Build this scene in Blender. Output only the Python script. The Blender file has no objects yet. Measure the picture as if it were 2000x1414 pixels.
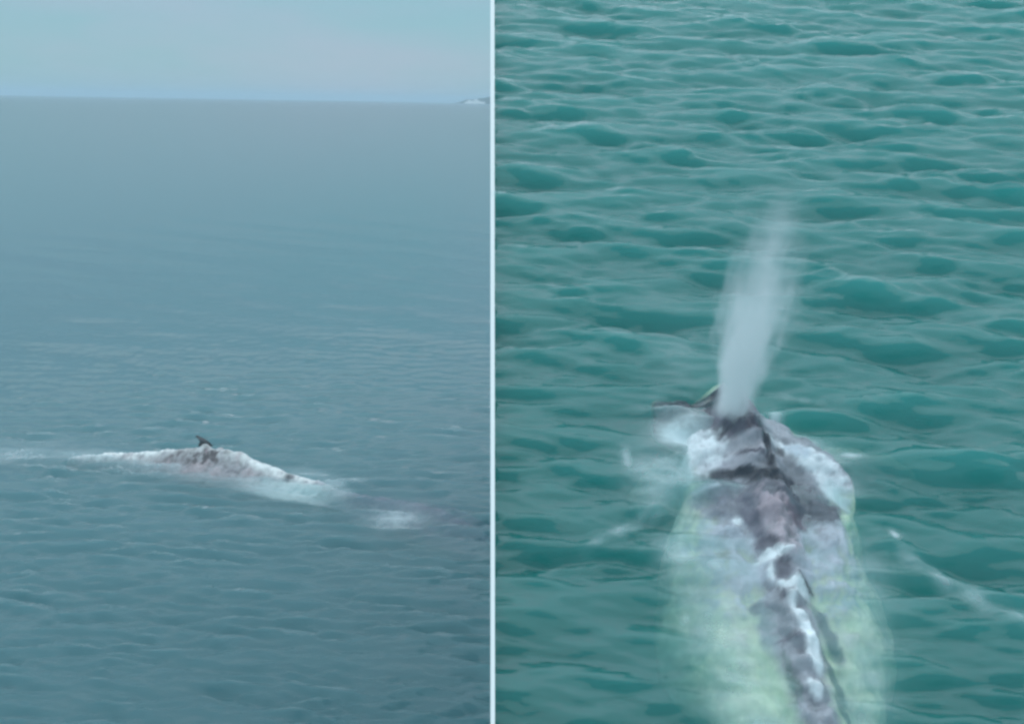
import bpy, bmesh, math, random
import numpy as np
from mathutils import Vector, Matrix, noise as mnoise

random.seed(7)
rng = np.random.default_rng(11)
S = bpy.context.scene
COL = S.collection

# ------------------------------------------------------------------ camera
FPX = 1942.0                      # focal length in photograph pixels (2000 wide)
PITCH = math.radians(14.6)
ROLL = math.radians(0.95)
CAM_Z = 12.7
F0 = Vector((0, math.cos(PITCH), -math.sin(PITCH)))
U0 = Vector((0, math.sin(PITCH), math.cos(PITCH)))
R0 = Vector((1, 0, 0))
CR = R0 * math.cos(ROLL) + U0 * math.sin(ROLL)
CU = U0 * math.cos(ROLL) - R0 * math.sin(ROLL)
CC = Vector((0, 0, CAM_Z))
cd = bpy.data.cameras.new('camera')
cam = bpy.data.objects.new('camera', cd)
COL.objects.link(cam)
M = Matrix((CR, CU, -F0)).transposed().to_4x4()
M.translation = CC
cam.matrix_world = M
cd.sensor_width = 36.0
cd.lens = FPX / 2000.0 * 36.0
cd.clip_start = 0.1
cd.clip_end = 60000
S.camera = cam

# ------------------------------------------------------------------ light
SUN_EL = math.radians(76)
SUN_AZ = math.radians(352)        # compass-like angle from +Y, clockwise: high ahead, veiled by cloud
sun_dir = Vector((math.sin(SUN_AZ) * math.cos(SUN_EL), math.cos(SUN_AZ) * math.cos(SUN_EL), math.sin(SUN_EL)))
ld = bpy.data.lights.new('sun', 'SUN')
ld.energy = 1.0
ld.angle = math.radians(120)
ld.color = (1.0, 0.955, 0.90)
sun = bpy.data.objects.new('sun', ld)
COL.objects.link(sun)
sun.rotation_euler = (-sun_dir).to_track_quat('-Z', 'Y').to_euler()

W = bpy.data.worlds.new('World')
S.world = W
W.use_nodes = True
nt = W.node_tree
nt.nodes.clear()


def N(tree, kind, **kw):
    n = tree.nodes.new(kind)
    for k, v in kw.items():
        if k in n.inputs.keys():
            n.inputs[k].default_value = v
        else:
            setattr(n, k, v)
    return n


wo = N(nt, 'ShaderNodeOutputWorld')
bg = N(nt, 'ShaderNodeBackground')
bg.inputs['Strength'].default_value = 0.10
sky = N(nt, 'ShaderNodeTexSky', sky_type='NISHITA')
sky.sun_disc = False
sky.sun_elevation = SUN_EL
sky.sun_rotation = SUN_AZ
sky.air_density = 1.0
sky.dust_density = 0.4
sky.ozone_density = 2.0
# thin high overcast that veils the clear sky, a little more lilac where the cloud is thicker
tc = N(nt, 'ShaderNodeTexCoord')
mp = N(nt, 'ShaderNodeMapping')
mp.inputs['Scale'].default_value = (1.0, 1.0, 3.2)
mp.inputs['Location'].default_value = (0.62, 0.0, 0.1)
nz = N(nt, 'ShaderNodeTexNoise')
nz.inputs['Scale'].default_value = 2.6
nz.inputs['Detail'].default_value = 5.0
nz.inputs['Roughness'].default_value = 0.5
ramp = N(nt, 'ShaderNodeValToRGB')
ramp.color_ramp.elements[0].position = 0.42
ramp.color_ramp.elements[0].color = (2.2, 4.2, 4.9, 1)
ramp.color_ramp.elements[1].position = 0.66
ramp.color_ramp.elements[1].color = (3.25, 4.1, 5.2, 1)
mx = N(nt, 'ShaderNodeMix', data_type='RGBA')
mx.inputs[0].default_value = 0.86
L = nt.links.new
L(tc.outputs['Generated'], mp.inputs['Vector'])
L(mp.outputs['Vector'], nz.inputs['Vector'])
L(nz.outputs['Fac'], ramp.inputs['Fac'])
L(sky.outputs['Color'], mx.inputs[6])
L(ramp.outputs['Color'], mx.inputs[7])
# an overcast sky is brighter overhead than at the horizon
sep = N(nt, 'ShaderNodeSeparateXYZ')
zen = N(nt, 'ShaderNodeMapRange')
zen.inputs['From Min'].default_value = 0.0
zen.inputs['From Max'].default_value = 1.0
zen.inputs['To Min'].default_value = 1.0
zen.inputs['To Max'].default_value = 1.35
sc_ = N(nt, 'ShaderNodeVectorMath', operation='SCALE')
L(tc.outputs['Generated'], sep.inputs[0])
L(sep.outputs['Z'], zen.inputs['Value'])
L(mx.outputs[2], sc_.inputs[0])
# broad glow round the veiled sun, added to shape the ripple reflections
dt = N(nt, 'ShaderNodeVectorMath', operation='DOT_PRODUCT')
dt.inputs[1].default_value = sun_dir
mxm = N(nt, 'ShaderNodeMath', operation='MAXIMUM'); mxm.inputs[1].default_value = 0.0
pw = N(nt, 'ShaderNodeMath', operation='POWER'); pw.inputs[1].default_value = 5.0
gs = N(nt, 'ShaderNodeMath', operation='ADD')
L(tc.outputs['Generated'], dt.inputs[0])
L(dt.outputs['Value'], mxm.inputs[0]); L(mxm.outputs[0], pw.inputs[0])
gm = N(nt, 'ShaderNodeMath', operation='MULTIPLY'); gm.inputs[1].default_value = 1.25
L(pw.outputs[0], gm.inputs[0]); L(gm.outputs[0], gs.inputs[0]); L(zen.outputs[0], gs.inputs[1])
L(gs.outputs[0], sc_.inputs['Scale'])
L(sc_.outputs[0], bg.inputs['Color'])
L(bg.outputs['Background'], wo.inputs['Surface'])

S.view_settings.view_transform = 'Standard'
S.view_settings.look = 'None'
S.view_settings.exposure = 0.2
S.view_settings.gamma = 1.0
S.view_settings.use_curve_mapping = False
S.render.engine = 'CYCLES'
S.cycles.use_denoising = True
S.cycles.max_bounces = 12
S.cycles.volume_bounces = 7
S.cycles.transparent_max_bounces = 16
S.cycles.volume_step_rate = 1.0
S.cycles.filter_width = 2.8       # the photograph is soft

# ------------------------------------------------------------------ frames of reference
# left: the open sea, z = 0.  right: a second sea, held in a raised basin whose surface
# tips 27 degrees towards the viewer; its left edge is the white border strip, built as a wall.
TILT = math.radians(27)
HP = 8.93                         # camera to the right surface, square to it
psi = math.atan2(-42.0, FPX)
FD = (F0 * math.cos(psi) + CR * math.sin(psi)).normalized()
E1 = (CR * math.cos(psi) - F0 * math.sin(psi)).normalized()
HD = FD * math.cos(PITCH) + CU * math.sin(PITCH)
VD = CU * math.cos(PITCH) - FD * math.sin(PITCH)
E2 = (HD * math.cos(TILT) + VD * math.sin(TILT)).normalized()
E3 = (VD * math.cos(TILT) - HD * math.sin(TILT)).normalized()
ORG = CC - E3 * HP                # foot of the perpendicular from the camera
MR = Matrix((E1, E2, E3)).transposed().to_4x4()
MR.translation = ORG


def ray(px, py):
    return (F0 * FPX + CR * (px - 1000.0) + CU * (707.0 - py)).normalized()


def sea_pt(px, py, z=0.0):
    d = ray(px, py)
    t = (z - CAM_Z) / d.z
    return CC + d * t


def slab_pt(px, py, h=0.0):
    """point on the right-hand surface, in its own (u, v, height) axes"""
    d = ray(px, py)
    t = (h - HP) / d.dot(E3)
    p = CC + d * t - ORG
    return Vector((p.dot(E1), p.dot(E2), h))


# ------------------------------------------------------------------ helpers
def tag(o, label=None, cat=None, group=None, kind=None):
    if label: o['label'] = label
    if cat: o['category'] = cat
    if group: o['group'] = group
    if kind: o['kind'] = kind
    return o


def link_mesh(name, verts, faces, mat, parent=None, smooth=True, matrix=None):
    me = bpy.data.meshes.new(name)
    me.from_pydata([tuple(v) for v in verts] if not isinstance(verts, np.ndarray) else verts.tolist(), [], faces)
    if smooth:
        me.polygons.foreach_set('use_smooth', [True] * len(me.polygons))
    me.update()
    if mat: me.materials.append(mat)
    o = bpy.data.objects.new(name, me)
    COL.objects.link(o)
    if parent: o.parent = parent
    if matrix is not None: o.matrix_world = matrix
    return o


def new_mat(name):
    m = bpy.data.materials.new(name)
    m.use_nodes = True
    m.node_tree.nodes.clear()
    return m, m.node_tree, N(m.node_tree, 'ShaderNodeOutputMaterial')


def water_mat(name, scatter, sigma, rough, bump_scale, bump_dist, foam_col, ior):
    m, t, out = new_mat(name)
    lk = t.links.new
    geo = N(t, 'ShaderNodeNewGeometry')
    tcn = N(t, 'ShaderNodeTexCoord')
    mpn = N(t, 'ShaderNodeMapping')
    mpn.inputs['Scale'].default_value = (0.45, 1.0, 1.0)
    n1 = N(t, 'ShaderNodeTexNoise')
    n1.inputs['Scale'].default_value = bump_scale
    n1.inputs['Detail'].default_value = 3.0
    n1.inputs['Roughness'].default_value = 0.45
    bp = N(t, 'ShaderNodeBump')
    bp.inputs['Strength'].default_value = 1.0
    bp.inputs['Distance'].default_value = bump_dist
    fr = N(t, 'ShaderNodeFresnel')
    fr.inputs['IOR'].default_value = ior
    inv = N(t, 'ShaderNodeMath', operation='SUBTRACT')
    inv.inputs[0].default_value = 1.0
    mul = N(t, 'ShaderNodeMath', operation='MULTIPLY')
    tr = N(t, 'ShaderNodeBsdfTransparent')
    gl = N(t, 'ShaderNodeBsdfGlossy')
    gl.inputs['Roughness'].default_value = rough
    ms = N(t, 'ShaderNodeMixShader')
    df = N(t, 'ShaderNodeBsdfDiffuse')
    df.inputs['Color'].default_value = (*foam_col, 1)
    at = N(t, 'ShaderNodeAttribute', attribute_name='foam')
    # bubbles gather in ragged clots
    n2 = N(t, 'ShaderNodeTexNoise')
    n2.inputs['Scale'].default_value = 3.4
    n2.inputs['Detail'].default_value = 6.0
    n2.inputs['Roughness'].default_value = 0.62
    mr = N(t, 'ShaderNodeMapRange')
    mr.inputs['From Min'].default_value = 0.30
    mr.inputs['From Max'].default_value = 0.68
    mr.inputs['To Min'].default_value = 0.6
    mr.inputs['To Max'].default_value = 1.3
    fm = N(t, 'ShaderNodeMath', operation='MULTIPLY', use_clamp=True)
    mf = N(t, 'ShaderNodeMixShader')
    lk(tcn.outputs['Object'], mpn.inputs['Vector'])
    lk(mpn.outputs['Vector'], n1.inputs['Vector'])
    lk(n1.outputs['Fac'], bp.inputs['Height'])
    lk(bp.outputs['Normal'], fr.inputs['Normal'])
    lk(bp.outputs['Normal'], gl.inputs['Normal'])
    lk(geo.outputs['Backfacing'], inv.inputs[1])
    lk(fr.outputs['Fac'], mul.inputs[0])
    lk(inv.outputs[0], mul.inputs[1])
    lk(mul.outputs[0], ms.inputs['Fac'])
    lk(tr.outputs[0], ms.inputs[1])
    lk(gl.outputs[0], ms.inputs[2])
    lk(tcn.outputs['Object'], n2.inputs['Vector'])
    lk(n2.outputs['Fac'], mr.inputs['Value'])
    lk(at.outputs['Fac'], fm.inputs[0])
    lk(mr.outputs[0], fm.inputs[1])
    lk(fm.outputs[0], mf.inputs['Fac'])
    lk(ms.outputs[0], mf.inputs[1])
    lk(df.outputs[0], mf.inputs[2])
    lk(mf.outputs[0], out.inputs['Surface'])
    vs = N(t, 'ShaderNodeVolumeScatter')
    vs.inputs['Color'].default_value = (*scatter, 1)
    vs.inputs['Density'].default_value = sigma
    va = N(t, 'ShaderNodeVolumeAbsorption')
    va.inputs['Color'].default_value = (*scatter, 1)
    va.inputs['Density'].default_value = sigma
    ad = N(t, 'ShaderNodeAddShader')
    lk(vs.outputs[0], ad.inputs[0])
    lk(va.outputs[0], ad.inputs[1])
    lk(ad.outputs[0], out.inputs['Volume'])
    return m


class Waves:
    """sum of sharp-crested wave trains, heading mostly one way"""
    def __init__(self, n, lmin, lmax, heading, spread, slope, seed, power=0.0):
        r = np.random.default_rng(seed)
        self.L = np.exp(r.uniform(math.log(lmin), math.log(lmax), n))
        a = heading + r.normal(0, spread, n)
        self.k = 2 * math.pi / self.L
        self.kx = self.k * np.cos(a)
        self.ky = self.k * np.sin(a)
        self.ph = r.uniform(0, 2 * math.pi, n)
        self.A = slope / self.k / math.sqrt(n) * (self.L / lmax) ** power * r.uniform(0.5, 1.5, n)

    def h(self, x, y, spacing=None):
        z = np.zeros_like(x)
        for i in range(len(self.L)):
            th = self.kx[i] * x + self.ky[i] * y + self.ph[i]
            c = np.cos(th)
            w = self.A[i] * np.cos(th + 0.85 * c)     # steeper on the near face
            if spacing is not None:
                w = w * np.clip(1.35 - spacing / self.L[i] * 2.4, 0, 1)
            z += w
        return z


def blob(x, y, cx, cy, rx, ry, ang=0.0, p=2.0):
    c, s = math.cos(ang), math.sin(ang)
    dx, dy = x - cx, y - cy
    a = (dx * c + dy * s) / rx
    b = (-dx * s + dy * c) / ry
    return np.exp(-np.power(a * a + b * b, p / 2))


def seg_dist(x, y, p, q):
    d = np.array([q[0] - p[0], q[1] - p[1]])
    ll = d.dot(d)
    t = np.clip(((x - p[0]) * d[0] + (y - p[1]) * d[1]) / ll, 0, 1)
    return np.hypot(x - (p[0] + t * d[0]), y - (p[1] + t * d[1])), t


def grid_faces(nr, nc, wrap=False, base=0):
    f = []
    for i in range(nr - 1):
        for j in range(nc if wrap else nc - 1):
            j2 = (j + 1) % nc
            f.append((base + i * nc + j, base + i * nc + j2, base + (i + 1) * nc + j2, base + (i + 1) * nc + j))
    return f


def set_attr(me, name, vals):
    a = me.attributes.new(name, 'FLOAT', 'POINT')
    a.data.foreach_set('value', np.asarray(vals, dtype=np.float32))


# ------------------------------------------------------------------ the open sea (left)
SEA_R = 22000.0
ang = np.concatenate([np.linspace(-180, -40, 29)[:-1], np.linspace(-40, -31, 40)[:-1], np.linspace(-31, 1.0, 400)[:-1],
                      np.linspace(1.0, 180, 37)[:-1]])
ang = np.radians(ang)
rr = [2.0, 5.0, 8.0, 11.0, 13.5, 15.0]
while rr[-1] < 110: rr.append(rr[-1] + max(0.045, rr[-1] ** 2 * 1.3e-4))
while rr[-1] < SEA_R: rr.append(rr[-1] * 1.06)
rr = np.array(rr)
RR, AA = np.meshgrid(rr, ang, indexing='ij')
sx, sy = RR * np.sin(AA), RR * np.cos(AA)
sp = np.gradient(rr)[:, None] * np.ones_like(AA)
spa = RR * np.gradient(ang)[None, :]
sp = np.maximum(sp, spa * 0.6)
wl = Waves(110, 0.26, 1.2, math.radians(86), 0.27, 0.98, 3, 0.1)
wl2 = Waves(14, 3.0, 9.0, math.radians(70), 0.5, 0.035, 5)
# wind patches: ripples come and go over the surface
patch = 0.75 + 0.35 * np.sin(sx * 0.11 + 0.6 * np.sin(sy * 0.07)) * np.sin(sy * 0.09 + 1.3)
we1 = Waves(16, 1.5, 6.0, math.radians(80), 0.7, 1.0, 33, -1.0)
e1_ = we1.h(sx, sy, sp); e1_ = e1_ / e1_[RR < 40].std()
sz = wl.h(sx, sy, sp) * np.clip(patch, 0.4, 1.2) * np.clip(0.9 + 0.4 * e1_, 0.35, 1.7) + wl2.h(sx, sy, sp)

wp = lambda px, py: sea_pt(px, py)
foam = np.zeros_like(sx)


def lblob(px, py, rx, ry, amp, angd=0):
    global foam
    c = wp(px, py)
    foam = np.maximum(foam, amp * blob(sx, sy, c.x, c.y, rx, ry, math.radians(angd)))


lblob(30, 888, 1.9, 0.75, 0.32)
lblob(60, 870, 2.4, 1.1, 0.08)
lblob(150, 887, 1.9, 0.5, 0.26)
lblob(225, 888, 0.9, 0.24, 0.55)
lblob(320, 912, 1.5, 0.5, 0.22, -12)
lblob(430, 930, 1.6, 0.6, 0.20, -14)
lblob(530, 950, 1.5, 0.7, 0.20, -18)
lblob(775, 1012, 0.75, 0.8, 0.55)
lblob(735, 1010, 0.35, 0.30, 0.22)
lblob(650, 944, 0.5, 0.4, 0.42, -20)
lblob(690, 938, 0.35, 0.2, 0.3)
lblob(668, 962, 0.35, 0.3, 0.30)
lblob(605, 927, 0.9, 0.4, 0.28, -25)
lblob(700, 938, 0.4, 0.3, 0.22)
nring, ncol = RR.shape
verts = np.stack([sx, sy, sz], -1).reshape(-1, 3)
faces = [tuple(f) for f in grid_faces(nring, ncol, True)]
nv = len(verts)
rim_bot = np.stack([sx[-1], sy[-1], np.full(ncol, -40.0)], -1)
verts = np.concatenate([verts, rim_bot, [[0, 0, 0.0]], [[0, 0, -40.0]]])
ctop, cbot = nv + ncol, nv + ncol + 1
last = (nring - 1) * ncol
for j in range(ncol):
    j2 = (j + 1) % ncol
    faces.append((ctop, j2, j))
    faces.append((nv + j, nv + j2, last + j2, last + j))
    faces.append((cbot, nv + j, nv + j2))
m_sea = water_mat('sea_water', (0.265, 0.525, 0.56), 1.1, 0.09, 2.6, 0.03, (0.74, 0.80, 0.82), 1.45)
sea = link_mesh('sea', verts, faces, m_sea)
bm = bmesh.new(); bm.from_mesh(sea.data); bm.faces.ensure_lookup_table()
bmesh.ops.recalc_face_normals(bm, faces=bm.faces)
if bm.faces[0].normal.z < 0: bmesh.ops.reverse_faces(bm, faces=bm.faces)
bm.to_mesh(sea.data); bm.free()
tag(sea, 'open grey blue sea with low ripples running out to the horizon', None, None, 'structure')
set_attr(sea.data, 'foam', np.concatenate([foam.reshape(-1), np.zeros(ncol + 2)]))

# ------------------------------------------------------------------ the second sea (right)
V0, V1 = 1.5, 29.0
v_rows = [V0]
while v_rows[-1] < V1: v_rows.append(v_rows[-1] + 0.025 + 0.0011 * (v_rows[-1] - V0))
v_rows = np.array(v_rows)
u_cols = np.concatenate([np.linspace(0.012, 9.0, 360)[:-1], np.linspace(9.0, 19.0, 180)])
VV, UU = np.meshgrid(v_rows, u_cols, indexing='ij')
wr = Waves(140, 0.18, 1.25, math.radians(87), 0.25, 0.84, 21, 0.12)
wr2 = Waves(12, 1.3, 3.2, math.radians(78), 0.45, 0.10, 9)
pr = 1.0 + 0.2 * np.sin(UU * 0.9 + 0.8 * np.sin(VV * 0.6)) * np.sin(VV * 0.75 + 1.0)
# ripples come in groups with slacker water between
we = Waves(16, 1.2, 4.5, math.radians(80), 0.7, 1.0, 31, -1.0)
ee = we.h(UU, VV); ee = ee / ee.std()
HH = wr.h(UU, VV) * np.clip(0.95 + 0.35 * ee, 0.6, 1.7) + wr2.h(UU, VV)

P = lambda px, py: slab_pt(px, py)
# slack water over the back of the whale, wakes trailing from its shoulders
c0 = P(1520, 1050)
calm = 1 - 0.7 * np.clip(blob(UU, VV, c0.x, c0.y, 0.8, 1.7, -0.12, 4), 0, 1)
HH *= calm
for (a, b, amp, wd) in (((1340, 955), (1120, 1090), 0.085, 0.13), ((1690, 1040), (2060, 1265), 0.15, 0.17),
                        ((1300, 985), (1210, 1055), 0.05, 0.07), ((1480, 770), (1700, 800), 0.05, 0.10),
                        ((1640, 910), (1760, 960), 0.05, 0.10)):
    p, q = P(*a), P(*b)
    d, t = seg_dist(UU, VV, (p.x, p.y), (q.x, q.y))
    HH += amp * np.exp(-(d / wd) ** 2) * np.sin(np.clip(t, 0.02, 0.98) * math.pi) ** 0.5 * (0.8 + 0.4 * np.sin(t * 9))
foam2 = np.zeros_like(UU)


def rblob(px, py, rpx, rpy, amp, angd=0, p=2.0):
    global foam2
    c, e, g = P(px, py), P(px + rpx, py), P(px, py - rpy)
    foam2 = np.maximum(foam2, amp * blob(UU, VV, c.x, c.y, abs(e.x - c.x), abs(g.y - c.y), math.radians(angd), p))


def rstreak(a, b, wpx, amp):
    global foam2
    p, q = P(*a), P(*b)
    d, t = seg_dist(UU, VV, (p.x, p.y), (q.x, q.y))
    w = abs(P(a[0], a[1] + wpx).y - p.y)
    foam2 = np.maximum(foam2, amp * np.exp(-(d / w) ** 2) * np.sin(np.clip(t, 0.03, 0.97) * math.pi) ** 0.6 * (0.65 + 0.35 * np.sin(t * 23 + UU * 5)))


rstreak((1720, 1068), (2060, 1262), 13, 0.34)
rstreak((1300, 985), (1140, 1080), 8, 0.34)
rstreak((1320, 960), (1230, 1000), 6, 0.3)
rstreak((1490, 765), (1640, 790), 5, 0.22)
rstreak((1270, 800), (1390, 815), 7, 0.3)
rstreak((1500, 822), (1560, 862), 6, 0.75)
for bx_, by_, bw_, bh_, ba_ in ((1375, 1140, 60, 70, 0.26), (1400, 1230, 62, 80, 0.30), (1440, 1330, 62, 80, 0.32), (1480, 1430, 60, 80, 0.32),
                            (1690, 1130, 40, 60, 0.24), (1700, 1220, 40, 70, 0.26), (1695, 1320, 42, 80, 0.28), (1700, 1420, 44, 80, 0.28)):
    rblob(bx_, by_, bw_, bh_, ba_)  # milky churn over the submerged flanks, added to brighten their glow
rblob(1225, 895, 12, 22, 0.5)
rblob(1285, 925, 66, 66, 0.34, 0, 3)
rblob(1330, 846, 52, 32, 1.0)
rblob(1330, 940, 26, 50, 0.3)
rblob(1300, 800, 55, 22, 0.14)
rblob(1513, 822, 14, 11, 0.85)
rblob(1535, 848, 26, 7, 0.6, -42)
rblob(1661, 890, 22, 6, 0.7)
rblob(1600, 890, 60, 26, 0.3, -32, 3)
rblob(1650, 950, 34, 22, 0.3)
rblob(1575, 865, 40, 14, 0.5, -36)
rblob(1330, 1085, 42, 30, 0.5)
rblob(1400, 1130, 60, 50, 0.2)
rblob(1700, 1110, 40, 50, 0.22)
rblob(1395, 1110, 24, 14, 0.45)
rblob(1340, 1205, 14, 14, 0.35)
rblob(1380, 1060, 24, 20, 0.25)
rblob(1747, 1046, 9, 9, 0.6)
rblob(1280, 1010, 22, 7, 0.35, 30)
rblob(1235, 1035, 32, 6, 0.3, 32)
rblob(1330, 700, 42, 55, 0.12)
rblob(1690, 1150, 60, 90, 0.12)
rblob(1380, 1200, 70, 110, 0.10)
rblob(1880, 1150, 80, 10, 0.15, -30)
m_sea2 = water_mat('teal_sea_water', (0.115, 0.585, 0.545), 1.75, 0.09, 6.0, 0.016, (0.76, 0.84, 0.84), 1.68)
nr2, nc2 = UU.shape
top = np.stack([UU, VV, HH], -1).reshape(-1, 3)
DEP = -3.0
bot_i = len(top)
# border loop dropped to the bottom makes the body of water a closed solid
loop = [(0, j) for j in range(nc2)] + [(i, nc2 - 1) for i in range(1, nr2)] + [(nr2 - 1, j) for j in range(nc2 - 2, -1, -1)] + [(i, 0) for i in range(nr2 - 2, 0, -1)]
lv = np.array([[UU[i, j], VV[i, j], DEP] for i, j in loop])
verts2 = np.concatenate([top, lv])
faces2 = grid_faces(nr2, nc2)
nl = len(loop)
for k in range(nl):
    k2 = (k + 1) % nl
    a, b = loop[k], loop[k2]
    faces2.append((bot_i + k, bot_i + k2, b[0] * nc2 + b[1], a[0] * nc2 + a[1]))
faces2.append(tuple(bot_i + k for k in reversed(range(nl))))
sea2 = link_mesh('sea', verts2, faces2, m_sea2, matrix=MR)
sea2.name = 'sea.001'
tag(sea2, 'close green teal sea with steep ripples right of the white border strip', None, None, 'structure')
set_attr(sea2.data, 'foam', np.concatenate([foam2.reshape(-1), np.zeros(nl)]))

# basin under the second sea, and the white border strip built as its wall
m_bed, t, out = new_mat('dark_silt')
b = N(t, 'ShaderNodeBsdfPrincipled')
b.inputs['Roughness'].default_value = 0.9
n1 = N(t, 'ShaderNodeTexNoise'); n1.inputs['Scale'].default_value = 1.5; n1.inputs['Detail'].default_value = 6
cr = N(t, 'ShaderNodeValToRGB')
cr.color_ramp.elements[0].color = (0.02, 0.07, 0.06, 1); cr.color_ramp.elements[1].color = (0.04, 0.11, 0.10, 1)
t.links.new(n1.outputs['Fac'], cr.inputs['Fac']); t.links.new(cr.outputs['Color'], b.inputs['Base Color'])
t.links.new(b.outputs[0], out.inputs['Surface'])


def box_local(name, u0, u1, v0, v1, h0, h1, mat, matrix):
    vs = [(u, v, h) for h in (h0, h1) for v in (v0, v1) for u in (u0, u1)]
    fs = [(0, 2, 3, 1), (4, 5, 7, 6), (0, 1, 5, 4), (2, 6, 7, 3), (0, 4, 6, 2), (1, 3, 7, 5)]
    return link_mesh(name, vs, fs, mat, smooth=False, matrix=matrix)


bed = box_local('sea_bed', 0.004, 19.2, V0 - 0.2, V1 + 0.2, DEP - 0.6, DEP - 0.004, m_bed, MR)
tag(bed, 'dark silty bed under the teal sea', None, None, 'structure')

m_white, t, out = new_mat('white_paint')
b = N(t, 'ShaderNodeBsdfPrincipled')
b.inputs['Roughness'].default_value = 0.55
n1 = N(t, 'ShaderNodeTexNoise'); n1.inputs['Scale'].default_value = 3.0; n1.inputs['Detail'].default_value = 5
cr = N(t, 'ShaderNodeValToRGB')
cr.color_ramp.elements[0].color = (0.88, 0.86, 0.83, 1); cr.color_ramp.elements[1].color = (0.95, 0.93, 0.90, 1)
t.links.new(n1.outputs['Fac'], cr.inputs['Fac']); t.links.new(cr.outputs['Color'], b.inputs['Base Color'])
t.links.new(b.outputs[0], out.inputs['Surface'])
# border strip, built as a wall: outer face in the vertical plane u = 0, coping a hand's breadth above the water, widening uphill
def coping_w(v): return math.hypot(v, HP) * 7.0 / FPX
wv = []
for v in (V0 - 0.2, V1 + 0.2):
    w = coping_w(v)
    wv += [(0, v, -16.0), (0.0095, v, -16.0), (0.0095, v, 0.08), (w, v, 0.08), (w, v, 0.14), (0, v, 0.14)]
wf = [(0, 1, 7, 6), (1, 2, 8, 7), (2, 3, 9, 8), (3, 4, 10, 9), (4, 5, 11, 10), (5, 0, 6, 11), (5, 4, 3, 2, 1, 0), (6, 7, 8, 9, 10, 11)]
wall = link_mesh('border_strip', wv, wf, m_white, smooth=False, matrix=MR)
tag(wall, 'thin white border strip between the grey sea and the teal sea, built as a wall', None, None, 'structure')

# ------------------------------------------------------------------ headland on the horizon
m_land, t, out = new_mat('wooded_headland')
b = N(t, 'ShaderNodeBsdfPrincipled'); b.inputs['Roughness'].default_value = 0.95
n1 = N(t, 'ShaderNodeTexNoise'); n1.inputs['Scale'].default_value = 0.02; n1.inputs['Detail'].default_value = 8
cr = N(t, 'ShaderNodeValToRGB')
cr.color_ramp.elements[0].color = (0.05, 0.075, 0.06, 1); cr.color_ramp.elements[1].color = (0.12, 0.13, 0.10, 1)
tcn = N(t, 'ShaderNodeTexCoord')
t.links.new(tcn.outputs['Object'], n1.inputs['Vector'])
t.links.new(n1.outputs['Fac'], cr.inputs['Fac']); t.links.new(cr.outputs['Color'], b.inputs['Base Color'])
t.links.new(b.outputs[0], out.inputs['Surface'])
D_H = 9000.0
hx = np.linspace(-520, 900, 90)
hy = np.linspace(-500, 700, 40)
HX, HY = np.meshgrid(hx, hy)
prof = 78 * np.clip((HX + 520) / 330, 0, 1) ** 0.6 * (0.75 + 0.25 * np.clip((HX + 250) / 400, 0, 1))
prof = prof * np.clip(1 - (HY / np.where(HY < 0, 480, 690)) ** 2, 0, 1) ** 0.7
prof = prof + 7 * np.sin(HX * 0.021 + 1) * np.sin(HY * 0.017) * np.clip(prof / 30, 0, 1) + 3 * np.sin(HX * 0.07) * np.clip(prof / 30, 0, 1)
head = link_mesh('headland', np.stack([HX, HY, prof - 2.0], -1).reshape(-1, 3), grid_faces(40, 90), m_land)
head.location = (0, D_H, 0)
tag(head, 'low hazy headland on the horizon beside the white border strip', None, None, 'structure')
m_cliff, t, out = new_mat('pale_cliff_rock')
b = N(t, 'ShaderNodeBsdfPrincipled'); b.inputs['Roughness'].default_value = 0.9
n1 = N(t, 'ShaderNodeTexNoise'); n1.inputs['Scale'].default_value = 0.05; n1.inputs['Detail'].default_value = 6
cr = N(t, 'ShaderNodeValToRGB')
cr.color_ramp.elements[0].color = (0.55, 0.53, 0.50, 1); cr.color_ramp.elements[1].color = (0.8, 0.79, 0.77, 1)
t.links.new(tcn.outputs['Object'] if False else N(t, 'ShaderNodeTexCoord').outputs['Object'], n1.inputs['Vector'])
t.links.new(n1.outputs['Fac'], cr.inputs['Fac']); t.links.new(cr.outputs['Color'], b.inputs['Base Color'])
t.links.new(b.outputs[0], out.inputs['Surface'])
cx = np.linspace(-440, -255, 24); cz = np.linspace(0, 1, 10)
CX, CZ = np.meshgrid(cx, cz)
ch = 40 * np.sin(np.clip((CX + 440) / 185, 0, 1) * math.pi) ** 0.6 * (0.8 + 0.2 * np.sin(CX * 0.09))
cv = np.stack([CX, -505 - 18 * (1 - CZ) + CZ * 60 + 5 * np.sin(CX * 0.11), CZ * ch - 2], -1).reshape(-1, 3)
cl = link_mesh('pale_cliff', cv, grid_faces(10, 24), m_cliff, parent=head)

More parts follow.
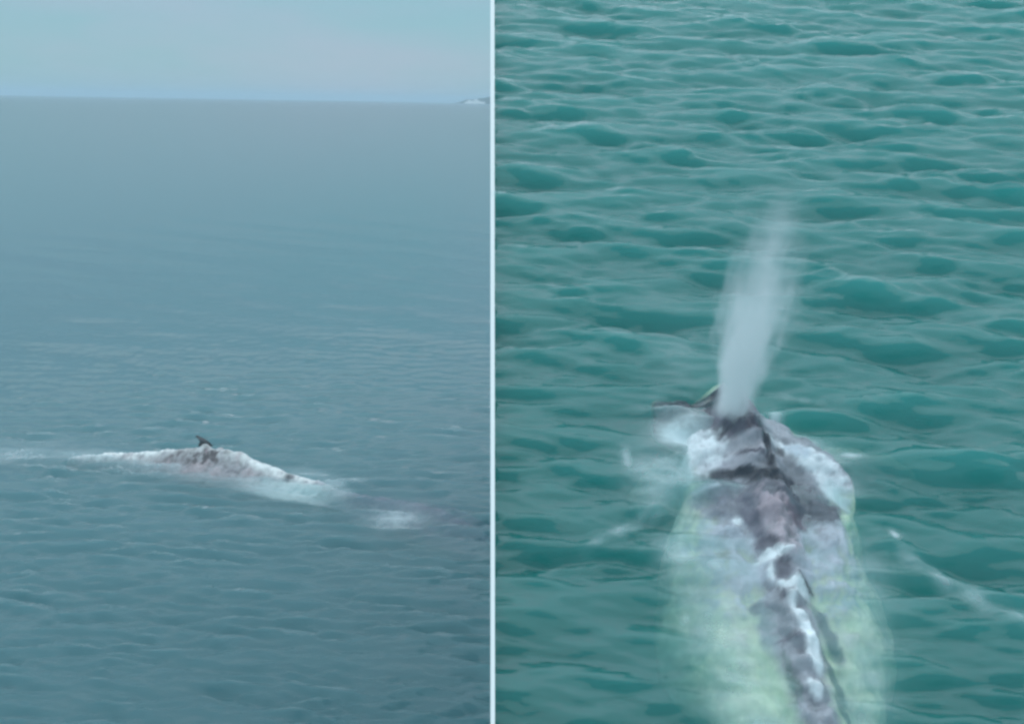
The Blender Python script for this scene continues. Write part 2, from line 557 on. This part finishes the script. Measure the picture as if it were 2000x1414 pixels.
# ------------------------------------------------------------------ whale skin
def skin_mat(name, rough):
    m, t, out = new_mat(name)
    lk = t.links.new
    b = N(t, 'ShaderNodeBsdfPrincipled')
    b.inputs['Roughness'].default_value = rough
    at = N(t, 'ShaderNodeAttribute', attribute_name='skin')
    tcn = N(t, 'ShaderNodeTexCoord')
    n1 = N(t, 'ShaderNodeTexNoise'); n1.inputs['Scale'].default_value = 5.0; n1.inputs['Detail'].default_value = 8; n1.inputs['Roughness'].default_value = 0.65
    mr = N(t, 'ShaderNodeMapRange')
    mr.inputs['From Min'].default_value = 0.3; mr.inputs['From Max'].default_value = 0.7
    mr.inputs['To Min'].default_value = 0.80; mr.inputs['To Max'].default_value = 1.18
    mix = N(t, 'ShaderNodeMix', data_type='RGBA', blend_type='MULTIPLY')
    mix.inputs[0].default_value = 1.0
    n2 = N(t, 'ShaderNodeTexNoise'); n2.inputs['Scale'].default_value = 14.0; n2.inputs['Detail'].default_value = 6
    bp = N(t, 'ShaderNodeBump'); bp.inputs['Strength'].default_value = 0.35; bp.inputs['Distance'].default_value = 0.02
    lk(tcn.outputs['Object'], n1.inputs['Vector']); lk(n1.outputs['Fac'], mr.inputs['Value'])
    lk(at.outputs['Color'], mix.inputs[6]); lk(mr.outputs[0], mix.inputs[7])
    lk(mix.outputs[2], b.inputs['Base Color'])
    lk(tcn.outputs['Object'], n2.inputs['Vector']); lk(n2.outputs['Fac'], bp.inputs['Height'])
    lk(bp.outputs['Normal'], b.inputs['Normal'])
    lk(b.outputs[0], out.inputs['Surface'])
    return m


m_skin = skin_mat('scarred_pale_skin', 0.38)
m_skin2 = skin_mat('mottled_grey_skin', 0.26)


def loft(centres, side, up, aa, bb, nseg=40):
    """closed tube of elliptical rings; returns verts, faces"""
    vs, fs = [], []
    for c, s, a, b_ in zip(centres, side, aa, bb):
        for k in range(nseg):
            th = 2 * math.pi * k / nseg
            vs.append(c + s * (a * math.cos(th)) + up * (b_ * math.sin(th)))
    n = len(centres)
    fs = [tuple(reversed(f)) for f in grid_faces(n, nseg, True)]
    vs.append(centres[0]); vs.append(centres[-1])
    i0, i1 = len(vs) - 2, len(vs) - 1
    for k in range(nseg):
        k2 = (k + 1) % nseg
        fs.append((i0, k, k2))
        fs.append((i1, (n - 1) * nseg + k2, (n - 1) * nseg + k))
    return vs, fs


def interp_rows(rows, n):
    rows = np.array(rows, float)
    s = np.concatenate([[0], np.cumsum(np.hypot(np.diff(rows[:, 0]), np.diff(rows[:, 1])))])
    q = np.linspace(0, s[-1], n)
    # smooth (monotone-ish) interpolation: linear followed by a short blur
    o = np.stack([np.interp(q, s, rows[:, i]) for i in range(rows.shape[1])], -1)
    for _ in range(3):
        o[1:-1] = 0.25 * o[:-2] + 0.5 * o[1:-1] + 0.25 * o[2:]
    return o


def whale_mesh(rows, fins, voxel, n=90):
    """rows: x, y, crest height, half width, half depth.  fins: lists of (centre, half width, half thickness)"""
    o = interp_rows(rows, n)
    cen = [Vector((r[0], r[1], r[2] - r[4])) for r in o]
    up = Vector((0, 0, 1))
    sides = []
    for i in range(n):
        d = (cen[min(i + 1, n - 1)] - cen[max(i - 1, 0)]); d.z = 0
        sides.append(d.normalized().cross(up))
    vs, fs = loft(cen, sides, up, o[:, 3], o[:, 4])
    for fin in fins:
        fr = interp_rows([(*f[0], *f[1:]) for f in fin], 24)
        fc = [Vector(r[:3]) for r in fr]
        fsd = []
        for i in range(24):
            d = fc[min(i + 1, 23)] - fc[max(i - 1, 0)]; d.z = 0
            fsd.append(d.normalized().cross(up))
        v2, f2 = loft(fc, fsd, up, fr[:, 3], fr[:, 4], 20)
        k = len(vs)
        vs += v2; fs += [tuple(i + k for i in f) for f in f2]
    me = bpy.data.meshes.new('tmp'); me.from_pydata([tuple(v) for v in vs], [], fs)
    bm = bmesh.new(); bm.from_mesh(me); bmesh.ops.recalc_face_normals(bm, faces=bm.faces); bm.to_mesh(me); bm.free()
    ob = bpy.data.objects.new('tmp', me); COL.objects.link(ob)
    md = ob.modifiers.new('r', 'REMESH'); md.mode = 'VOXEL'; md.voxel_size = voxel
    sm = ob.modifiers.new('s', 'SMOOTH'); sm.iterations = 6; sm.factor = 0.6
    dg = bpy.context.evaluated_depsgraph_get()
    res = bpy.data.meshes.new_from_object(ob.evaluated_get(dg))
    bpy.data.objects.remove(ob)
    return res, o


def finish_skin(me, co, cols):
    me.vertices.foreach_set('co', co.reshape(-1).astype(np.float32))
    me.polygons.foreach_set('use_smooth', [True] * len(me.polygons))
    a = me.color_attributes.new('skin', 'FLOAT_COLOR', 'POINT')
    a.data.foreach_set('color', np.concatenate([cols, np.ones((len(cols), 1))], 1).reshape(-1).astype(np.float32))
    me.update()


def verts_np(me):
    c = np.empty(len(me.vertices) * 3, np.float32); me.vertices.foreach_get('co', c)
    return c.reshape(-1, 3).astype(float)


def fbm(co, scale, seed, octs=4):
    off = Vector((seed * 3.1, seed * 1.7, seed * 2.3))
    return np.array([mnoise.fractal(Vector(p) * scale + off, 0.8, 2.1, octs) for p in co])


def paint(cols, w, rgb):
    w = np.clip(w, 0, 1)[:, None]
    return cols * (1 - w) + np.array(rgb)[None] * w


# ------------------------------------------------------------------ left whale
c_left = sea_pt(430, 905)


def Lp(px, py):
    p = sea_pt(px, py)
    return (p.x - c_left.x, p.y - c_left.y)


rowsL = [(*Lp(130, 884), -0.30, 0.2, 0.2), (*Lp(200, 886), -0.10, 0.36, 0.40), (*Lp(260, 889), -0.03, 0.6, 0.65),
         (*Lp(330, 894), 0.22, 0.95, 0.95), (*Lp(400, 903), 0.44, 1.15, 1.1), (*Lp(450, 908), 0.40, 1.18, 1.1),
         (*Lp(500, 916), 0.20, 1.1, 0.95), (*Lp(560, 929), 0.00, 0.98, 0.9), (*Lp(620, 938), -0.16, 0.95, 0.85),
         (*Lp(680, 948), -0.40, 0.9, 0.75), (*Lp(760, 962), -0.32, 1.1, 0.6), (*Lp(850, 980), -0.32, 1.3, 0.5), (*Lp(930, 1010), -0.5, 1.1, 0.4), (*Lp(1000, 1035), -0.95, 0.4, 0.2)]
q = lambda px, py, z: (*Lp(px, py), z)
finL = [[(q(380, 905, -0.45), 0.5, 0.22), (q(470, 918, -0.42), 0.8, 0.22), (q(560, 938, -0.36), 0.95, 0.2), (q(620, 948, -0.34), 0.85, 0.14), (q(690, 962, -0.6), 0.3, 0.06)]]
meL, oL = whale_mesh(rowsL, finL, 0.05)
co = verts_np(meL)
# distance across from the spine, and position along it
axis = oL[:, :2]
ax_d = np.full(len(co), 1e9); ax_i = np.zeros(len(co), int)
for i in range(len(axis)):
    d = np.hypot(co[:, 0] - axis[i, 0], co[:, 1] - axis[i, 1])
    s_ = d < ax_d; ax_d[s_] = d[s_]; ax_i[s_] = i
s_along = np.concatenate([[0], np.cumsum(np.hypot(*np.diff(axis, axis=0).T))])[ax_i]
upw = np.clip((co[:, 2] - oL[ax_i, 2] + oL[ax_i, 4]) / np.maximum(oL[ax_i, 4], 0.1), 0, 1)
f1 = fbm(co, 1.6, 1); f2 = fbm(co, 4.5, 2)
ridge = 0.12 * np.exp(-(ax_d / 0.24) ** 2) * (1 + 0.5 * fbm(co, 2.2, 8, 2))
hollow = -0.13 * np.exp(-((ax_d - 0.55) / 0.25) ** 2) * (1 + 0.5 * np.sin(s_along * 2 * math.pi / 0.55 + 1))
co[:, 2] += upw * (ridge + hollow + 0.05 * f1 + 0.02 * f2)


def lbump(px, py, r, amp):
    x, y = Lp(px, py)
    co[:, 2] += upw * amp * blob(co[:, 0], co[:, 1], x, y, r, r)


lbump(405, 898, 0.22, 0.22); lbump(432, 897, 0.18, 0.14); lbump(448, 903, 0.3, 0.12); lbump(475, 908, 0.25, 0.10)
lbump(418, 908, 0.2, -0.12); lbump(395, 905, 0.2, -0.08)
base = np.tile(np.array([[0.40, 0.37, 0.385]]), (len(co), 1))
base = paint(base, np.exp(-((ax_d - 0.05) / 0.26) ** 2) * upw * (1.0 + 0.9 * f2), (0.92, 0.885, 0.85))  # wet-skin highlight along the crest, painted into the colour
xa, ya = Lp(430, 906)
base = paint(base, blob(co[:, 0], co[:, 1], *Lp(405, 909), 0.85, 0.45, 0, 3) * np.clip(0.75 + 1.6 * f2, 0, 1) * 1.2, (0.10, 0.085, 0.09))
base = paint(base, blob(co[:, 0], co[:, 1], *Lp(345, 902), 0.75, 0.4) * np.clip(0.7 + 1.2 * f2, 0, 1), (0.17, 0.14, 0.145))
base = paint(base, blob(co[:, 0], co[:, 1], *Lp(460, 922), 0.3, 0.35) * np.clip(0.3 + 1.5 * f2, 0, 1), (0.12, 0.11, 0.13))
base = paint(base, np.clip(f1 * 1.5 - 0.3, 0, 0.5), (0.55, 0.42, 0.43))
base = paint(base, np.clip(-f2 * 1.4 - 0.5, 0, 0.5), (0.22, 0.20, 0.22))
base = paint(base, blob(co[:, 0], co[:, 1], *Lp(562, 934), 0.14, 0.3), (0.08, 0.09, 0.10))
base = paint(base, np.clip((s_along - 9.6) / 1.6, 0, 1), (0.17, 0.10, 0.19))
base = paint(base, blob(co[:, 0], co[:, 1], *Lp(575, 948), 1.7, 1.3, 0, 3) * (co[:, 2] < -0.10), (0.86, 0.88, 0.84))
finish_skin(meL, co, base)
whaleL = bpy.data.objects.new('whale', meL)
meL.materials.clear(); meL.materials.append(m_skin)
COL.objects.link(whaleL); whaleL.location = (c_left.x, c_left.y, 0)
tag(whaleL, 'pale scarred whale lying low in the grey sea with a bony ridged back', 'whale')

# torn, hooked dorsal fin standing on the back
def fin_mesh(name, pts, th, mat, parent):
    """a small leaf shaped fin: outline points (x, z), thickened to a lens"""
    n = len(pts)
    cx_ = sum(p[0] for p in pts) / n; cz_ = sum(p[1] for p in pts) / n
    vs = [(p[0], 0.006 * ((i % 2) * 2 - 1), p[1]) for i, p in enumerate(pts)] + [(cx_, -th, cz_), (cx_, th, cz_)]
    fs = []
    for i in range(n):
        j = (i + 1) % n
        fs.append((i, j, n)); fs.append((j, i, n + 1))
    o = link_mesh(name, vs, fs, mat, parent=parent)
    return o


m_fin, t, out = new_mat('dark_fin_skin')
b = N(t, 'ShaderNodeBsdfPrincipled'); b.inputs['Roughness'].default_value = 0.4
n1 = N(t, 'ShaderNodeTexNoise'); n1.inputs['Scale'].default_value = 9; n1.inputs['Detail'].default_value = 5
cr = N(t, 'ShaderNodeValToRGB')
cr.color_ramp.elements[0].color = (0.05, 0.055, 0.06, 1); cr.color_ramp.elements[1].color = (0.16, 0.16, 0.17, 1)
t.links.new(n1.outputs['Fac'], cr.inputs['Fac']); t.links.new(cr.outputs['Color'], b.inputs['Base Color'])
t.links.new(b.outputs[0], out.inputs['Surface'])
fx, fy = Lp(402, 898)
fin = fin_mesh('dorsal_fin', [(0.30, -0.12), (0.16, 0.06), (0.0, 0.18), (-0.26, 0.30), (-0.32, 0.26), (-0.22, 0.16), (-0.18, 0.04), (-0.26, -0.12)], 0.09, m_fin, whaleL)
fin.location = (fx, fy, 0.64)

# ------------------------------------------------------------------ right whale
def rrow(px, py, crest, a, b_):
    p = slab_pt(px, py)
    return (p.x, p.y, crest, a, b_)


rowsR = [rrow(1415, 735, -0.30, 0.18, 0.15), rrow(1420, 775, 0.0, 0.38, 0.32), rrow(1430, 815, 0.16, 0.62, 0.5), rrow(1458, 870, 0.24, 0.95, 0.7),
         rrow(1490, 930, 0.23, 0.98, 0.8), rrow(1512, 1000, 0.15, 1.18, 0.8), rrow(1525, 1070, 0.09, 1.32, 0.8),
         rrow(1532, 1130, 0.04, 1.32, 0.95), rrow(1552, 1230, -0.01, 1.34, 0.9), rrow(1578, 1320, -0.05, 1.04, 0.8),
         rrow(1605, 1414, -0.07, 0.78, 0.66), rrow(1650, 1540, -0.18, 0.62, 0.5), rrow(1700, 1680, -0.25, 0.42, 0.4), rrow(1730, 1800, -0.3, 0.25, 0.25)]
r3 = lambda px, py, z: tuple(slab_pt(px, py)[:2]) + (z,)
finR = [[(r3(1400, 870, -0.5), 0.36, 0.25), (r3(1330, 890, -0.48), 0.42, 0.17), (r3(1275, 905, -0.50), 0.40, 0.12), (r3(1235, 915, -0.72), 0.25, 0.05)],
        [(r3(1440, 825, -0.05), 0.36, 0.26), (r3(1385, 808, -0.10), 0.34, 0.20), (r3(1335, 800, -0.145), 0.32, 0.18), (r3(1280, 793, -0.20), 0.26, 0.12)],
        [(r3(1550, 870, -0.10), 0.26, 0.22), (r3(1605, 905, -0.06), 0.22, 0.16), (r3(1650, 945, -0.10), 0.16, 0.1), (r3(1668, 985, -0.3), 0.08, 0.04)],
        [(r3(1580, 880, -0.6), 0.3, 0.2), (r3(1680, 855, -0.62), 0.40, 0.14), (r3(1760, 840, -0.70), 0.32, 0.1), (r3(1820, 835, -0.9), 0.1, 0.04)]]
meR, oR = whale_mesh(rowsR, finR, 0.032, 110)
co = verts_np(meR)
axis = oR[:, :2]
ax_d = np.full(len(co), 1e9); ax_i = np.zeros(len(co), int)
for i in range(len(axis)):
    d = np.hypot(co[:, 0] - axis[i, 0], co[:, 1] - axis[i, 1])
    s_ = d < ax_d; ax_d[s_] = d[s_]; ax_i[s_] = i
s_along = np.concatenate([[0], np.cumsum(np.hypot(*np.diff(axis, axis=0).T))])[ax_i]
tot = s_along.max()
upw = np.clip((co[:, 2] - oR[ax_i, 2] + oR[ax_i, 4]) / np.maximum(oR[ax_i, 4], 0.1), 0, 1)
f1 = fbm(co, 2.0, 4); f2 = fbm(co, 6.0, 5); f3 = fbm(co, 13.0, 6, 3)
ridge = 0.15 * np.exp(-(ax_d / 0.19) ** 2) * (1 + 0.16 * np.sin(s_along * 2 * math.pi / 0.27) + 0.45 * f2)
hollow = -0.09 * np.exp(-((ax_d - 0.36) / 0.16) ** 2)
ribs = 0.02 * np.sin(s_along * 2 * math.pi / 0.33 + ax_d * 2.0) * np.exp(-((ax_d - 0.6) / 0.3) ** 2)
co[:, 2] += upw * (ridge + hollow + ribs + 0.06 * f1 + 0.03 * f2 + 0.012 * f3)
low = np.clip(-co[:, 2] / 0.3, 0, 1)
co[:, 2] += low * 0.10 * f1                      # uneven, wasted flanks
co[:, 0] += low * 0.16 * fbm(co, 0.9, 9, 2)


def gp(px, py, rpx, rpy, angd=0, p=2.0):
    h = float(np.interp(py, [760, 800, 950, 1050, 1130, 1250, 1414], [0.03, 0.2, 0.26, 0.17, 0.12, 0.07, 0.03]))
    c, e, g = slab_pt(px, py, h), slab_pt(px + rpx, py, h), slab_pt(px, py - rpy, h)
    return blob(co[:, 0], co[:, 1], c.x, c.y, abs(e.x - c.x), abs(g.y - c.y), math.radians(angd), p)


def rbump(px, py, rx, ry, amp, a=0):
    co[:, 2] += upw * amp * gp(px, py, rx, ry, a)


rbump(1335, 850, 45, 28, 0.14)            # left shoulder
rbump(1590, 885, 70, 22, 0.12, -32)       # right shoulder blade
rbump(1440, 800, 60, 22, 0.10)            # splash guard before the blowholes
rbump(1400, 905, 60, 9, -0.07, -5)        # creases across the neck
rbump(1500, 925, 60, 12, -0.09, -6)
rbump(1420, 872, 45, 8, -0.05)
rbump(1497, 880, 8, 45, -0.10)
rbump(1530, 1110, 18, 30, -0.10)          # notch before the dorsal knuckles
rbump(1555, 1135, 22, 16, 0.09)
rbump(1508, 1098, 14, 14, 0.07)
rbump(1600, 1250, 10, 60, 0.05, 20)
# ragged edges for the markings: each mark is warped by the noise before it is laid down
def mark(px, py, rx, ry, a, rgb, amt=1.0, rag=0.35, p=4.0):
    global base
    w = gp(px, py, rx, ry, a, p)
    w = np.clip((w + rag * (1.2 * f2 + 0.5 * f3) * np.clip(w * 4, 0, 1) - 0.12) / 0.72, 0, 1)
    base = paint(base, w * amt, rgb)


base = np.tile(np.array([[0.37, 0.365, 0.395]]), (len(co), 1))
base *= (1 + 0.35 * f1 + 0.2 * f2)[:, None].clip(0.5, 1.5)
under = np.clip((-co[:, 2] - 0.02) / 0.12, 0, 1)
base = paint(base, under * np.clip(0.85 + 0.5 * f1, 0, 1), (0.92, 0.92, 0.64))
DK, DK2, WH, PK, LV = (0.055, 0.06, 0.075), (0.13, 0.12, 0.15), (0.90, 0.91, 0.92), (0.58, 0.44, 0.48), (0.52, 0.54, 0.59)
# back: lavender planes either side of the spine, then the darker saddle
mark(1430, 1050, 70, 85, 5, LV, 0.9, 1.1, 2.5)
mark(1620, 1050, 65, 95, -10, LV, 0.9, 1.1, 2.5)
mark(1520, 960, 150, 40, -4, DK2, 0.75, 0.5)
mark(1590, 960, 60, 30, -25, (0.10, 0.11, 0.13), 0.8, 0.5)
mark(1400, 940, 40, 26, 0, (0.24, 0.24, 0.28), 0.8, 0.5)
# neck: pinkish skin folds with dark creases between
mark(1430, 880, 90, 34, -8, (0.45, 0.42, 0.46), 0.95)
mark(1450, 872, 60, 6, -22, (0.62, 0.57, 0.60), 0.9)
mark(1400, 903, 62, 9, -4, DK, 0.95)
mark(1475, 915, 40, 10, -25, DK, 0.95)
mark(1520, 925, 60, 14, 0, DK, 0.9)
mark(1470, 885, 32, 5, -28, DK2, 0.9)
mark(1385, 868, 26, 6, 0, DK2, 0.8)
mark(1380, 925, 36, 6, 0, (0.62, 0.62, 0.68), 0.8)
# head: dark crown, white mass on its left, white blade on its right
mark(1425, 800, 70, 26, 0, (0.26, 0.23, 0.27), 0.95)
mark(1440, 838, 70, 18, -8, DK2, 1.0)
mark(1400, 830, 34, 9, -15, DK, 0.8)
mark(1475, 848, 24, 12, -20, (0.10, 0.085, 0.11), 0.9)
mark(1325, 785, 75, 22, 8, DK, 1.0)
mark(1375, 765, 26, 18, 0, DK, 1.0)
mark(1348, 856, 72, 44, 5, WH, 1.0, 0.4)
mark(1325, 890, 34, 30, 0, (0.80, 0.84, 0.86), 0.9)
mark(1585, 885, 92, 19, -36, WH, 1.0, 0.5)
mark(1640, 932, 38, 16, -42, WH, 0.9, 0.5)
mark(1560, 870, 30, 14, -35, (0.55, 0.60, 0.66), 0.9)
mark(1500, 880, 9, 52, 3, DK, 0.95, 0.25)
mark(1528, 872, 10, 11, 0, DK, 0.9)
mark(1690, 905, 16, 8, 0, DK, 0.9)
# spine: pink flesh, dark notch, bright knuckles, then a pale ridge with a dark flank line
mark(1520, 1015, 38, 55, 5, PK, 0.7, 0.9)
mark(1558, 995, 26, 14, -28, (0.20, 0.15, 0.18), 0.8, 0.7)
mark(1475, 1000, 14, 50, 14, (0.17, 0.16, 0.20), 0.9)
mark(1445, 995, 10, 9, 0, WH, 0.9)
mark(1500, 1055, 26, 14, -30, DK2, 0.9)
mark(1512, 1078, 34, 12, 10, WH, 1.0)
mark(1530, 1108, 18, 26, -10, DK2, 0.9, 0.6)
mark(1508, 1112, 8, 14, 0, WH, 0.9)
mark(1578, 1134, 22, 9, -30, DK, 1.0)
mark(1555, 1146, 34, 13, -25, WH, 1.0)
mark(1484, 1168, 18, 13, 10, DK2, 1.0)
mark(1536, 1160, 16, 8, 15, DK2, 0.9)
mark(1520, 1215, 34, 52, 10, (0.34, 0.35, 0.38), 0.95)
mark(1572, 1220, 15, 60, 14, WH, 1.0)
mark(1592, 1285, 14, 34, 8, WH, 1.0)
mark(1590, 1345, 12, 24, 10, WH, 0.95)
mark(1622, 1215, 16, 60, 12, (0.16, 0.18, 0.20), 0.95)
mark(1640, 1310, 12, 50, 18, (0.15, 0.19, 0.19), 0.9)
mark(1658, 1370, 12, 34, 18, (0.15, 0.19, 0.19), 0.9)
mark(1548, 1310, 8, 50, 8, (0.20, 0.25, 0.24), 0.8)
mark(1540, 1245, 26, 6, -4, DK2, 0.7)
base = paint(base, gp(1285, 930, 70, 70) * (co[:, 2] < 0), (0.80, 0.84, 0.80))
hd, he, hf = slab_pt(1315, 797, -0.02), slab_pt(1405, 797, -0.02), slab_pt(1315, 762, -0.02)
base = paint(base, blob(co[:, 0], co[:, 1], hd.x, hd.y, he.x - hd.x, hf.y - hd.y, 0.1, 4) * (1.0 + 0.6 * f2), (0.05, 0.055, 0.07))
base = paint(base, gp(1750, 860, 130, 60, 0, 4) * (co[:, 2] < -0.2), (0.07, 0.07, 0.11))
base = base.clip(0.02, 0.93)
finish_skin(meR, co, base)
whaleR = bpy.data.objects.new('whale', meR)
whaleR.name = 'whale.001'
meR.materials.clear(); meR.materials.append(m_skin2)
COL.objects.link(whaleR); whaleR.matrix_world = MR
tag(whaleR, 'mottled grey whale blowing in the teal sea, seen from behind', 'whale')

# ------------------------------------------------------------------ the blow
bp0 = slab_pt(1424, 806, 0.28)
tip_dir_px = (1540, 370)
# axis: leaves the blowholes square to the water and drifts to the right
d = ray(*tip_dir_px)
LEN = 3.3
best = None
for k in range(400):
    tt = 8 + k * 0.03
    pt = CC + d * tt - ORG
    pl = Vector((pt.dot(E1), pt.dot(E2), pt.dot(E3)))
    dv = pl - bp0
    e = abs(dv.y)
    if best is None or e < best[0]: best = (e, dv)
axis_l = best[1]
LEN = axis_l.length
zq = axis_l.to_track_quat('Z', 'Y').to_matrix().to_4x4()
m_mist, t, out = new_mat('spray_mist')
lk = t.links.new
tcn = N(t, 'ShaderNodeTexCoord')
sepx = N(t, 'ShaderNodeSeparateXYZ')
lk(tcn.outputs['Object'], sepx.inputs[0])


def mth(op, a, b=None, clamp=False):
    n = N(t, 'ShaderNodeMath', operation=op, use_clamp=clamp)
    for i, v in enumerate((a, b)):
        if v is None: continue
        if isinstance(v, (int, float)): n.inputs[i].default_value = v
        else: lk(v, n.inputs[i])
    return n.outputs[0]


nzm = N(t, 'ShaderNodeTexNoise'); nzm.inputs['Scale'].default_value = 3.0; nzm.inputs['Detail'].default_value = 6; nzm.inputs['Roughness'].default_value = 0.6
mpm = N(t, 'ShaderNodeMapping'); mpm.inputs['Scale'].default_value = (1.6, 1.6, 0.5)
lk(tcn.outputs['Object'], mpm.inputs['Vector']); lk(mpm.outputs['Vector'], nzm.inputs['Vector'])
zz = mth('DIVIDE', sepx.outputs['Z'], LEN)
crv = N(t, 'ShaderNodeFloatCurve')
lk(zz, crv.inputs['Value'])
cpts = crv.mapping.curves[0].points
cpts[0].location = (0.0, 0.21); cpts[1].location = (1.0, 0.16)
cpts.new(0.2, 0.29); cpts.new(0.55, 0.42); cpts.new(0.85, 0.30)
crv.mapping.update()
rad = mth('SQRT', mth('ADD', mth('MULTIPLY', sepx.outputs['X'], sepx.outputs['X']), mth('MULTIPLY', sepx.outputs['Y'], sepx.outputs['Y'])))
rel = mth('DIVIDE', rad, crv.outputs[0])
rel = mth('ADD', rel, mth('MULTIPLY', mth('SUBTRACT', nzm.outputs['Fac'], 0.5), 2.2))
mrs = N(t, 'ShaderNodeMapRange', interpolation_type='SMOOTHSTEP')
mrs.inputs['From Min'].default_value = 0.0; mrs.inputs['From Max'].default_value = 1.2
mrs.inputs['To Min'].default_value = 1.0; mrs.inputs['To Max'].default_value = 0.0
lk(rel, mrs.inputs['Value'])
dcv = N(t, 'ShaderNodeFloatCurve')
lk(zz, dcv.inputs['Value'])
dp = dcv.mapping.curves[0].points
dp[0].location = (0.0, 1.0); dp[1].location = (1.0, 0.0)
dp.new(0.25, 0.5); dp.new(0.6, 0.15); dp.new(0.85, 0.08)
dcv.mapping.update()
dens = mth('MULTIPLY', mth('MULTIPLY', mrs.outputs[0], dcv.outputs[0]), 14.0)
vs = N(t, 'ShaderNodeVolumeScatter'); vs.inputs['Color'].default_value = (0.998, 0.998, 0.998, 1)
lk(dens, vs.inputs['Density'])
lk(vs.outputs[0], out.inputs['Volume'])
bm = bmesh.new()
rings = []
for k in range(9):
    z = LEN * (k / 8.0)
    r = [0.40, 0.48, 0.56, 0.64, 0.70, 0.70, 0.64, 0.54, 0.42][k]
    rings.append([bm.verts.new((r * math.cos(a * math.pi / 12), r * math.sin(a * math.pi / 12), z)) for a in range(24)])
for k in range(8):
    for a in range(24):
        bm.faces.new((rings[k][a], rings[k][(a + 1) % 24], rings[k + 1][(a + 1) % 24], rings[k + 1][a]))
bm.faces.new(list(reversed(rings[0]))); bm.faces.new(rings[-1])
me = bpy.data.meshes.new('whale_blow'); bm.to_mesh(me); bm.free()
me.materials.append(m_mist)
blow = bpy.data.objects.new('whale_blow', me); COL.objects.link(blow)
ml = zq.copy(); ml.translation = bp0
blow.matrix_world = MR @ ml
tag(blow, 'white column of misty spray rising from the mottled whale in the teal sea', 'spray')

# ------------------------------------------------------------------ haze over the sea
m_haze, t, out = new_mat('sea_haze')
pv = N(t, 'ShaderNodeVolumePrincipled')
pv.inputs['Color'].default_value = (0.78, 0.90, 1.0, 1)
pv.inputs['Density'].default_value = 0.95e-4
t.links.new(pv.outputs[0], out.inputs['Volume'])
hz = box_local('haze', -24000, 24000, -24000, 24000, -42, 110, m_haze, None)
tag(hz, None, None, None, 'stuff')
